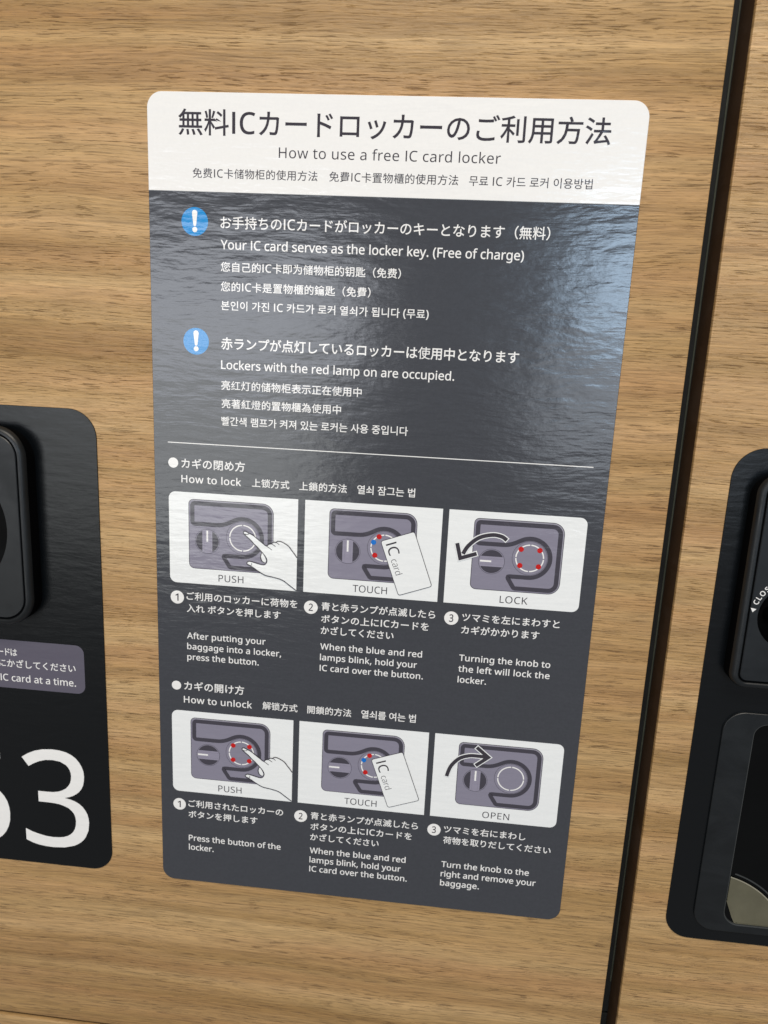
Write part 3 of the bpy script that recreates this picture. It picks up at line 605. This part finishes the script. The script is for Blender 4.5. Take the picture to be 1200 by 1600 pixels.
for c, (jp, en) in zip(cols1, (
    ((('ご利用のロッカーに荷物を', 66.65), ('入れ ボタンを押します', 58.85)), (('After putting your', 51.95), ('baggage into a locker,', 59.45), ('press the button.', 48.8))),
    ((('青と赤ランプが点滅したら', 130.1), ('ボタンの上にICカードを', 127.5), ('かざしてください', 111.7)), (('When the blue and red', 125.25), ('lamps blink, hold your', 123.2), ('IC card over the button.', 126.25))),
    ((('ツマミを左にまわすと', 185.75), ('カギがかかります', 177.3)), (('Turning the knob to', 183.45), ('the left will lock the', 183.65), ('locker.', 155.3))))):
    for i, (s, x) in enumerate(jp): step('step_text', s, c, x, J1[i], 'J')
    for i, (s, x) in enumerate(en): step('step_text', s, c, x, E1[i], 'L')
for c, (jp, en) in zip(cols2, (
    ((('ご利用されたロッカーの', 61.75), ('ボタンを押します', 48.95)), (('Press the button of the', 60.85), ('locker.', 26.6))),
    ((('青と赤ランプが点滅したら', 128.3), ('ボタンの上にICカードを', 125.65), ('かざしてください', 109.65)), (('When the blue and red', 123.3), ('lamps blink, hold your', 121.15), ('IC card over the button.', 124.45))),
    ((('ツマミを右にまわし', 180.0), ('荷物を取りだしてください', 192.45)), (('Turn the knob to the', 183.25), ('right and remove your', 186.95), ('baggage.', 159.95))))):
    for i, (s, x) in enumerate(jp): step('step_text', s, c, x, J2[i], 'J')
    for i, (s, x) in enumerate(en): step('step_text', s, c, x, E2[i], 'L')
for (nm, s, x0, x1, y0, y1, kd, off, mt) in TX:
    text(nm, s, x0, x1, y0, y1, kd, off, ZL[0], mt, S.e, so)

V, F = ribbon([(6.4, 224.55), (193.1, 224.55)], 0.38, ZL[0]); mesh_obj('divider_line', V, F, 'white', S.e, so)
for (x, y) in ((8.75, 215.4), (8.65, 107.35)):
    V, F = fill([circle(x, y, 2.3)], ZL[0]); mesh_obj('bullet_dot', V, F, 'white', S.e, so)
for (x, y, r) in ((19.62, 317.9, 5.7), (19.78, 269.05, 5.65)):
    V, F = fill([circle(x, y, r, 56)], ZL[0]); ic = mesh_obj('alert_icon', V, F, 'alert', S.e, so)
    top = circle(x, y + 3.45, 1.15, 12, 0, 180); bot = circle(x, y - 1.2, 0.62, 10, 180, 360)
    V, F = join(fill([top + bot], ZL[1]), fill([circle(x, y - 3.15, 1.08, 24)], ZL[1]))
    mesh_obj('exclamation_mark', V, F, 'white', ic, so)
for row, pts in enumerate((((9.7, 151.95), (72.93, 152.0), (137.42, 152.0)), ((9.3, 43.35), (70.57, 43.35), (136.13, 43.3)))):
    for i, (x, y) in enumerate(pts):
        V, F = fill([circle(x, y, 3.2, 48)], ZL[0]); c = mesh_obj('number_disc', V, F, 'white', S.e, so)
        hw = (0.75, 0.98, 0.95)[i]
        text('step_number', '123'[i], x - hw - (0.15 if i == 0 else 0), x + hw - (0.15 if i == 0 else 0), y - 1.72, y + 1.72, 'L', 0.014, ZL[1], 'ink', c, so)

# --- the printed drawing of the lock (local mm, origin at its lower left corner)
DW, DH = 39.45, 32.72
KX, KY = 8.75, 13.35
BX, BY = 25.25, 16.0


def arc(cx, cy, r, a0, a1, n=6):
    return circle(cx, cy, r, n, a0, a1)


def groove_center():
    P = []
    P += arc(1.8 + 1.2, 30.9 - 1.2, 1.2, 180, 90)            # top left
    P += arc(37.7 - 3.4, 30.9 - 3.4, 3.4, 90, 0)             # top right
    P += arc(37.7 - 3.4, 1.7 + 3.4, 3.4, 0, -90)             # bottom right
    P += [(20.0, 1.7), (19.55, 1.8), (19.1, 2.1)]            # slot, lower left
    P += [(18.8, 2.55), (16.6, 6.0), (16.45, 6.5), (16.6, 6.95), (17.1, 7.1)]
    P += [(21.0, 7.1)]
    P += arc(BX, BY, 8.9, -90, 118, 26)                      # round the button, anticlockwise from below
    p0 = np.array(P[-1]); p3 = np.array((13.2, 21.35)); d0 = np.array((-math.sin(math.radians(118)), math.cos(math.radians(118))))
    p1 = p0 + d0 * 2.6; p2 = p3 + np.array((3.4, 0.0))
    for i in range(1, 9):
        t = i / 8; u = 1 - t; q = u ** 3 * p0 + 3 * u * u * t * p1 + 3 * u * t * t * p2 + t ** 3 * p3; P.append((q[0], q[1]))
    P += arc(1.8 + 1.2, 21.35 + 1.2, 1.2, 270, 180)
    return P


GC = groove_center()
_dm = {}


def shared(key, name, geo, mat, parent, dx, dy):
    """one mesh shared between the six drawings, moved by the object's own location"""
    if key not in _dm:
        V, F = geo()
        o = mesh_obj(name, V, F, mat, parent, (0, 0, 0)); _dm[key] = o.data
    else:
        o = bpy.data.objects.new(name, _dm[key]); COL.objects.link(o); o.parent = parent
    w = W3(dx, dy, 0, so); o.location = w
    return o


def hring(cx, cy, r, w, z, gaps=()):
    if not gaps: return ribbon(circle(cx, cy, r, 56), w, z, True)
    out = []; g = list(gaps)
    for i, a in enumerate(g):
        b = g[(i + 1) % len(g)] + (360 if i == len(g) - 1 else 0)
        out.append(ribbon(circle(cx, cy, r, 16, a + 2.4, b - 2.4), w, z))
    return join(*out)


def lock_drawing(panel, dx, dy, knob, lit):
    z = ZL
    shared('outl', 'lock_outline', lambda: fill([rrect(0, 0, DW, DH, (2.7, 5.2, 5.2, 2.3))], z[1]), 'groove', panel, dx, dy)
    shared('edge', 'lock_rim', lambda: fill([rrect(0.3, 0.3, DW - 0.3, DH - 0.3, (2.4, 4.9, 4.9, 2.0))], z[2]), 'edge', panel, dx, dy)
    def body():
        return fill([rrect(0.3, 0.3, DW - 0.62, DH - 0.75, (2.4, 4.7, 4.6, 1.8))], z[3])
    shared('body', 'lock_body', body, 'body', panel, dx, dy)
    shared('groove', 'lock_groove', lambda: ribbon(GC, 1.95, z[4], True), 'groove', panel, dx, dy)
    shared('bo', 'button_outline', lambda: hring(BX, BY, 7.65, 0.14, z[4]), 'groove', panel, dx, dy)
    gaps = (0, 90, 180, 270)
    shared('br' + str(lit), 'button_ring', lambda: hring(BX, BY, 6.02, 0.56, z[4], gaps), 'white', panel, dx, dy)
    shared('ko', 'knob_outline', lambda: hring(KX, KY, 5.72, 0.14, z[4]), 'groove', panel, dx, dy)
    shared('kd', 'knob_disc', lambda: fill([circle(KX, KY, 5.3, 48)], z[4]), 'groove', panel, dx, dy)
    h = 2.25; e = math.sqrt(5.35 ** 2 - h * h); an = math.degrees(math.asin(h / 5.35))
    def bar():
        if knob == 'v':
            return fill([circle(KX, KY, 5.55, 8, 90 - an, 90 + an) + circle(KX, KY, 5.55, 8, 270 - an, 270 + an)], z[5])
        return fill([circle(KX, KY, 5.55, 8, -an, an) + circle(KX, KY, 5.55, 8, 180 - an, 180 + an)], z[5])
    shared('bar' + knob, 'knob_bar', bar, 'bar', panel, dx, dy)
    def barl():
        c = 1.35
        if knob == 'v': return join(ribbon([(KX - c, KY - 5.2), (KX - c, KY + 5.2)], 0.12, z[6]), ribbon([(KX + c, KY - 5.2), (KX + c, KY + 5.2)], 0.12, z[6]))
        return join(ribbon([(KX - 5.2, KY - c), (KX + 5.2, KY - c)], 0.12, z[6]), ribbon([(KX - 5.2, KY + c), (KX + 5.2, KY + c)], 0.12, z[6]))
    shared('barl' + knob, 'knob_bar_edge', barl, 'body', panel, dx, dy)
    def mark():
        if knob == 'v': return ribbon([(KX, KY - 0.1), (KX, KY + 5.1)], 0.8, z[7])
        return ribbon([(KX - 5.1, KY + 0.1), (KX - 0.1, KY + 0.1)], 0.8, z[7])
    shared('mark' + knob, 'knob_mark', mark, 'white', panel, dx, dy)


def dot(panel, x, y, col, r=1.18):
    V, F = fill([circle(x, y, r, 28)], ZL[6]); mesh_obj('red_lamp_dot' if col == 'red' else 'blue_lamp_dot', V, F, col, panel, so)


def ill_panel(x0, y0, x1, y1, r):
    V, F = fill([rrect(x0, y0, x1, y1, r, 8)], ZL[0])
    return mesh_obj('illustration_panel', V, F, 'panel', S.e, so)


HAND = [(41.1, 185.3), (41.35, 185.75), (42.06, 185.95), (43.49, 185.3), (45.49, 184.4), (47.78, 182.65), (50.0, 181.0), (51.79, 179.76),
        (52.9, 180.6), (54.0, 180.95), (55.18, 181.75), (56.2, 181.7), (57.15, 182.35), (59.13, 182.05), (61.99, 180.4), (63.44, 178.58), (64.8, 176.9), (66.0, 175.2)]
HAND_B = [(66.0, 159.55), (62.91, 161.74), (59.43, 164.1), (55.41, 165.12), (51.38, 165.85), (47.92, 167.67), (45.61, 169.2), (43.3, 170.3), (42.84, 171.1), (43.3, 171.7), (44.15, 171.95),
          (46.16, 171.55), (49.61, 170.73), (51.32, 171.0), (52.16, 172.7), (51.5, 174.6), (49.83, 176.6), (47.82, 178.75), (46.09, 180.3), (44.37, 182.12), (42.6, 183.6), (41.3, 184.75)]


def hand(panel, dx, dy):
    sh = lambda L: [(p[0] + dx, p[1] + dy) for p in L]
    top = spline(HAND, 4); bot = spline(HAND_B, 4)
    V, F = fill([sh(top + bot)], ZL[8]); mesh_obj('hand_drawing', V, F, 'panel', panel, so)
    lw = 0.46
    st = [ribbon(sh(bot + top), lw, ZL[9]),
          ribbon(sh(spline([(51.79, 179.76), (53.2, 178.9), (54.37, 178.04)])), 0.3, ZL[10]),
          ribbon(sh(spline([(53.76, 181.0), (55.0, 180.5), (56.05, 179.78)])), 0.3, ZL[10]),
          ribbon(sh(spline([(56.02, 181.8), (57.0, 181.4), (57.74, 180.77)])), 0.3, ZL[10]),
          ribbon(sh(spline([(41.7, 184.7), (42.7, 184.45), (43.5, 184.75), (43.6, 185.15)])), 0.26, ZL[10]),
          ribbon(sh(spline([(43.4, 170.45), (44.5, 170.0), (45.1, 170.4), (45.0, 171.2)])), 0.26, ZL[10]),
          ribbon(sh(spline([(49.84, 176.4), (49.2, 175.1), (49.2, 174.0), (49.8, 172.5), (51.2, 171.7)])), 0.36, ZL[10])]
    V, F = join(*st); mesh_obj('hand_outline', V, F, 'ink', panel, so)
    V, F = fill([sh(spline([(49.95, 176.2), (49.5, 174.9), (49.55, 174.0), (50.1, 172.6), (51.2, 171.9), (51.75, 172.8), (51.2, 174.4)], 4, True))], ZL[10])
    mesh_obj('finger_drawing', V, F, 'panel', panel, so)


def ic_card(panel, dx, dy):
    u = np.array((0.347, -0.938)); v = np.array((0.938, 0.347)); o = np.array((103.65 + dx, 185.75 + dy))
    w, l = 16.0, 26.6
    base = [(a, b) for a, b in rrect(0, 0, l, w, 1.1, 5)]
    tr = lambda L: [tuple(o + u * a + v * b) for a, b in L]
    V, F = fill([tr(base)], ZL[9]); mesh_obj('card_outline', V, F, 'ink', panel, so)
    V, F = fill([tr([(a, b) for a, b in rrect(0.26, 0.26, l - 0.26, w - 0.26, 0.9, 5)])], ZL[10]); mesh_obj('card_drawing', V, F, 'panel', panel, so)
    for s, a0, a1, b0, h, off in (('IC', 2.15, 7.9, 1.85, 4.85, 0.004), ('card', 9.7, 17.2, 1.75, 3.1, -0.012)):
        V, F = text_geo(s, a0, a1, b0, b0 + h, 'L', off, 0)
        V = [(*(o + u * p[0] + v * p[1]), ZL[11]) for p in V]
        mesh_obj('card_text', V, F, 'ink', panel, so)


def arrow(panel, shaft, tip, b1, b2, w):
    sh = spline(shaft, 6)
    o = 0.42
    V, F = join(ribbon(sh, w + 2 * o, ZL[8]), ribbon([b1, tip, b2], w + 2 * o, ZL[8]))
    def ext(p, q, d):
        a = Vector((p[0] - q[0], p[1] - q[1])); a.normalize(); return (p[0] + a.x * d, p[1] + a.y * d)
    sh2 = [ext(sh[0], sh[1], o)] + sh
    t2 = tip
    V, F = join(ribbon(sh2, w + 2 * o, ZL[8]), ribbon([ext(b1, tip, o), t2, ext(b2, tip, o)], w + 2 * o, ZL[9]))
    mesh_obj('arrow_outline', V, F, 'panel', panel, so)
    V, F = join(ribbon(sh, w, ZL[10]), ribbon([b1, t2, b2], w, ZL[11]))
    mesh_obj('arrow_drawing', V, F, 'ink', panel, so)


def caption(panel, s, x0, x1, y):
    text('caption_text', s, x0, x1, y, y + 3.3, 'L', 0.0, ZL[1], 'ink', panel, so)


R1 = (159.2, 202.3); R2 = (50.7, 94.4); O1 = 166.55; O2 = 58.45
p = ill_panel(6.4, R1[0], 66.0, R1[1], (3.2, 0, 0, 3.2)); lock_drawing(p, 15.55, O1, 'v', 0); hand(p, 0, 0); caption(p, 'PUSH', 29.45, 41.2, 161.05)
p = ill_panel(69.2, R1[0], 130.6, R1[1], 0); lock_drawing(p, 80.27, O1, 'v', 0)
dot(p, 103.0, 187.7, 'red'); dot(p, 100.6, 185.0, 'blue'); dot(p, 101.4, 179.0, 'red'); ic_card(p, 0, 0); caption(p, 'TOUCH', 91.95, 107.65, 161.0)
p = ill_panel(133.4, R1[0], 193.25, R1[1], (0, 3.2, 3.2, 0)); lock_drawing(p, 144.62, O1, 'h', 0)
for q in ((165.85, 186.45), (174.0, 186.45), (165.85, 179.0), (174.0, 179.0)): dot(p, *q, 'red')
arrow(p, [(159.3, 190.1), (157.03, 191.55), (152.92, 192.05), (147.19, 190.4), (142.78, 186.5), (140.6, 182.6)], (139.5, 180.5), (137.75, 187.3), (146.6, 183.1), 1.75)
caption(p, 'LOCK', 158.35, 170.7, 161.05)
p = ill_panel(6.1, R2[0], 65.95, R2[1], (3.2, 0, 0, 3.2)); lock_drawing(p, 15.4, O2, 'h', 0)
for q in ((36.6, 78.3), (44.65, 78.3), (36.6, 70.65), (44.6, 70.65)): dot(p, *q, 'red')
hand(p, -0.1, -108.35); caption(p, 'PUSH', 29.1, 40.8, 52.5)
p = ill_panel(68.9, R2[0], 130.8, R2[1], 0); lock_drawing(p, 80.25, O2, 'h', 0)
dot(p, 103.2, 79.65, 'red'); dot(p, 100.55, 77.05, 'blue'); dot(p, 101.5, 70.65, 'red'); ic_card(p, 0.3, -107.95); caption(p, 'TOUCH', 91.9, 107.65, 52.5)
p = ill_panel(133.7, R2[0], 193.65, R2[1], (0, 3.2, 3.2, 0)); lock_drawing(p, 145.15, O2, 'v', 0)
arrow(p, [(140.3, 72.8), (142.0, 78.2), (145.66, 82.6), (150.15, 84.5), (154.0, 84.75), (158.6, 84.65)], (159.2, 84.6), (153.5, 89.2), (153.6, 79.8), 1.75)
caption(p, 'OPEN', 158.6, 171.4, 52.4)

# ----------------------------------------------------------------- lock panels with their raised housings
HZ = 10.0
HS = 94.0 / DH


def lock_panel(px0, px1, py0, py1, rad, hx0, hx1, hy0, hy1, label, name_text):
    t = Thing('lock_panel', ((px0 + px1) / 2, py0, 0), label, 'lock panel', 'black lock panels on the locker doors')
    V, F = plate(px0, py0, px1, py1, rad, 0, 0.5, 14); mesh_obj('base_plate', V, F, 'plate', t.e, t.o)
    # housing: black side wall, rounded rim, narrow seam, inner face
    R = (9.5, 14.0, 14.0, 9.5) if name_text == 'left' else (7.0, 14.0, 14.0, 9.0)
    def ring(d): return rrect(hx0 + d, hy0 + d, hx1 - d, hy1 - d, tuple(max(q - d, 0.5) for q in R), 12)
    base = rrect(hx0, hy0, hx1, hy1 - 1.6, R, 12)
    V, F = loft([(base, 0.5), (base, 1.2), (ring(0.0), HZ - 2.6)], False, False)
    sw = mesh_obj('housing_wall', V, F, 'gasket', t.e, t.o, True)
    rings = [(ring(0.0), HZ - 2.6), (ring(0.35), HZ - 1.3), (ring(0.95), HZ - 0.5), (ring(1.8), HZ), (ring(2.7), HZ), (ring(3.1), HZ - 0.35), (ring(3.15), HZ - 1.3)]
    V, F = loft(rings, False, False); hs = mesh_obj('housing_rim', V, F, 'plastic', t.e, t.o, True)
    V, F = loft([(ring(3.15), HZ - 1.3), (ring(3.9), HZ - 1.3)], False, False); mesh_obj('housing_seam', V, F, 'gasket', t.e, t.o)
    return t, ring


tl, ringL = lock_panel(-181.8, -26.8, 0.6, 237.0, (11, 11, 13, 13), -169.8, -56.4, 134.6, 228.6,
                       'black lock panel numbered 53 with round dark button, left of the instruction sign', 'left')
tr_, ringR = lock_panel(250.0, 405.0, -1.6, 236.8, (11.5, 11, 13, 13.5), 258.6, 372.0, 133.3, 227.6,
                        'black lock panel with CLOSE knob and coin tray window, at the right edge', 'right')


def face(t, ring, holes, z=HZ - 0.4):
    top = ring(4.2)
    V, F = loft([(ring(3.9), HZ - 1.3), (ring(3.9), z - 0.25), (top, z)], False, False)
    V, F = join((V, F), fill([top] + holes, z))
    return mesh_obj('housing_face', V, F, 'plastic', t.e, t.o, True)


# left: a big round push button
bx, by, br = -98.3, 181.2, 32.0
h1 = circle(bx, by, br, 64)
f_ = face(tl, ringL, [h1])
V, F = loft([(circle(bx, by, br, 64), HZ - 0.4), (circle(bx, by, br - 0.2, 64), HZ - 2.6)], False, False); mesh_obj('button_recess', V, F, 'gasket', tl.e, tl.o, True)
V, F = loft([(circle(bx, by, br - 0.2, 64), HZ - 2.6), (circle(bx, by, br - 6, 64), HZ - 3.6), (circle(bx, by, br - 12, 64), HZ - 4.2), (circle(bx, by, br - 20, 64), HZ - 4.4)])
mesh_obj('push_button', V, F, 'gloss', tl.e, tl.o, True)
# printed notice and number
V, F = fill([rrect(-168, 98.2, -37.15, 123.4, 4.2)], 0.54); nt = mesh_obj('notice_label', V, F, 'notice', tl.e, tl.o)
text('notice_text', 'ードは', -81.2, -71.0, 115.1, 119.1, 'J', 0.01, 0.57, 'white', nt, tl.o)
text('notice_text', 'ずにかざしてください', -85.4, -41.6, 109.2, 113.3, 'J', 0.01, 0.57, 'white', nt, tl.o)
text('notice_text', 'IC card at a time.', -80.3, -41.8, 101.9, 105.4, 'L', 0.008, 0.57, 'white', nt, tl.o)
text('locker_number', '5', -111.0, -80.4, 10.8, 65.0, 'L', 0.002, 0.54, 'white', tl.e, tl.o)
text('locker_number', '3', -72.4, -38.3, 11.8, 65.8, 'L', 0.002, 0.54, 'white', tl.e, tl.o)

# right: slot groove, CLOSE knob, window with tray
kx, ky, kr = 280.3, 167.2, 14.6
slot_c = [(300, 216.5), (274.5, 216.5), (270.6, 215.2), (269.3, 211.5), (268.6, 196.5), (269.6, 193.2), (273.2, 191.8), (300, 191.8)]
sc = spline(slot_c, 4)
so_, _f = ribbon(sc, 3.6, 0)
ns = len(sc); ol = [(q[0], q[1]) for q in so_[:ns]]; orr = [(q[0], q[1]) for q in so_[ns:]]
hole_s = ol + orr[::-1]
hk = circle(kx, ky, kr, 48)
face(tr_, ringR, [hole_s, hk])
dn = lambda L: (L, HZ - 2.4)
V, F = loft([(hole_s, HZ - 0.4), (hole_s, HZ - 2.4)], False, False)
V2, F2 = ribbon(sc, 3.6, HZ - 2.4)
V, F = join((V, F), (V2, F2)); mesh_obj('housing_groove', V, F, 'gasket', tr_.e, tr_.o, True)
V, F = loft([(hk, HZ - 0.4), (circle(kx, ky, kr - 0.3, 48), HZ - 3.5)], False, True); mesh_obj('knob_recess', V, F, 'gasket', tr_.e, tr_.o, True)
V, F = loft([(rrect(kx - 11.5, ky - 3.6, kx + 11.5, ky + 3.6, 3.4, 6), HZ - 3.5), (rrect(kx - 11.5, ky - 3.6, kx + 11.5, ky + 3.6, 3.4, 6), HZ + 3), (rrect(kx - 10.8, ky - 2.9, kx + 10.8, ky + 2.9, 2.8, 6), HZ + 3.8)])
mesh_obj('turn_knob', V, F, 'gloss', tr_.e, tr_.o, True)
# CLOSE lettering set round the knob
zt = HZ - 0.36
def on_arc(ch, ang, r, h, rot):
    v, f, a = glyph(ch, 0.02)
    k = h / 0.714; cx = (v[:, 0].min() + v[:, 0].max()) / 2
    an = math.radians(ang); dx, dy = math.cos(an), math.sin(an)      # outward
    tx, ty = math.sin(an), -math.cos(an)                            # reading direction (clockwise)
    return [(kx + dx * (r + q[1] * k) + tx * (q[0] - cx) * k, ky + dy * (r + q[1] * k) + ty * (q[0] - cx) * k, zt) for q in v], f
gs = [on_arc(c, a, 15.9, 2.15, 0) for c, a in zip('CLOSE', (160.5, 153.2, 145.2, 136.6, 129.2))]
an = math.radians(172)
tip = [(kx + math.cos(math.radians(a)) * r, ky + math.sin(math.radians(a)) * r, zt) for a, r in ((176.0, 16.9), (170.2, 15.7), (170.2, 18.1))]
gs.append((tip, [(0, 1, 2)]))
V, F = join(*gs); mesh_obj('close_lettering', V, F, 'white', tr_.e, tr_.o)

# window frame below the housing
def fr_ring(d, e=0): return rrect(262.2 + d, 5.0 + d, 392 - d, 118.6 - d, tuple(max(q - d, 0.4) for q in (10, 10, 9.5, 9.5)), 12)
WI = lambda d: rrect(275.6 + d, 9.0 + d, 380 - d, 113.8 - d, tuple(max(q - d, 0.4) for q in (7.5, 7.5, 6, 6)), 12)
V, F = loft([(fr_ring(0), 0.5), (fr_ring(0.05), 1.5), (fr_ring(0.3), 1.7)], False, False)
V, F = join((V, F), fill([fr_ring(0.3), WI(0)], 1.7)); wf = mesh_obj('window_frame', V, F, 'plastic', tr_.e, tr_.o, True)
V, F = loft([(WI(0), 1.7), (WI(0.35), 1.62), (WI(0.6), 0.9)], False, False); mesh_obj('window_bezel', V, F, 'bezel', wf, tr_.o, True)
V, F = fill([WI(0.6)], 0.9); mesh_obj('window_pane', V, F, 'gloss', wf, tr_.o)
# tray: grey curved lid with a bright rim
def tray_arc(r, a0=97, a1=18, n=24): return circle(262.0, -22.5, r, n, a0, a1)
arc_pts = [q for q in circle(267.6, -2.9, 38.5, 60, 80, 22) if q[0] > 276.6 and q[1] > 11.5]
arc_pts = [(276.4, arc_pts[0][1] + 0.35)] + arc_pts
poly = arc_pts + [(arc_pts[-1][0], 10.0), (283.5, 10.0), (280.9, 10.9), (276.4, 22.5)]
V, F = fill([poly], 1.25); V2, F2 = ribbon(poly, 0.1, 1.1, True)
ty = mesh_obj('tray_lid', V, F, 'tray', tr_.e, tr_.o)
V, F = ribbon([q for q in circle(267.6, -2.9, 40.6, 40, 76, 30) if q[0] > 278], 0.7, 1.0); mesh_obj('tray_guide', V, F, 'bezel', ty, tr_.o)
V, F = join(ribbon(arc_pts, 0.55, 1.42)); mesh_obj('tray_rim', V, F, 'trayrim', ty, tr_.o)
V, F = join(ribbon([(276.5, 22.0), (279.9, 13.5), (281.6, 10.2)], 0.8, 1.36), ribbon([(281.6, 10.1), (300, 10.1), (arc_pts[-1][0], 10.1)], 0.35, 1.36)); mesh_obj('tray_edge', V, F, 'tray', ty, tr_.o)

if BAD: print('BADGLYPH', BAD)
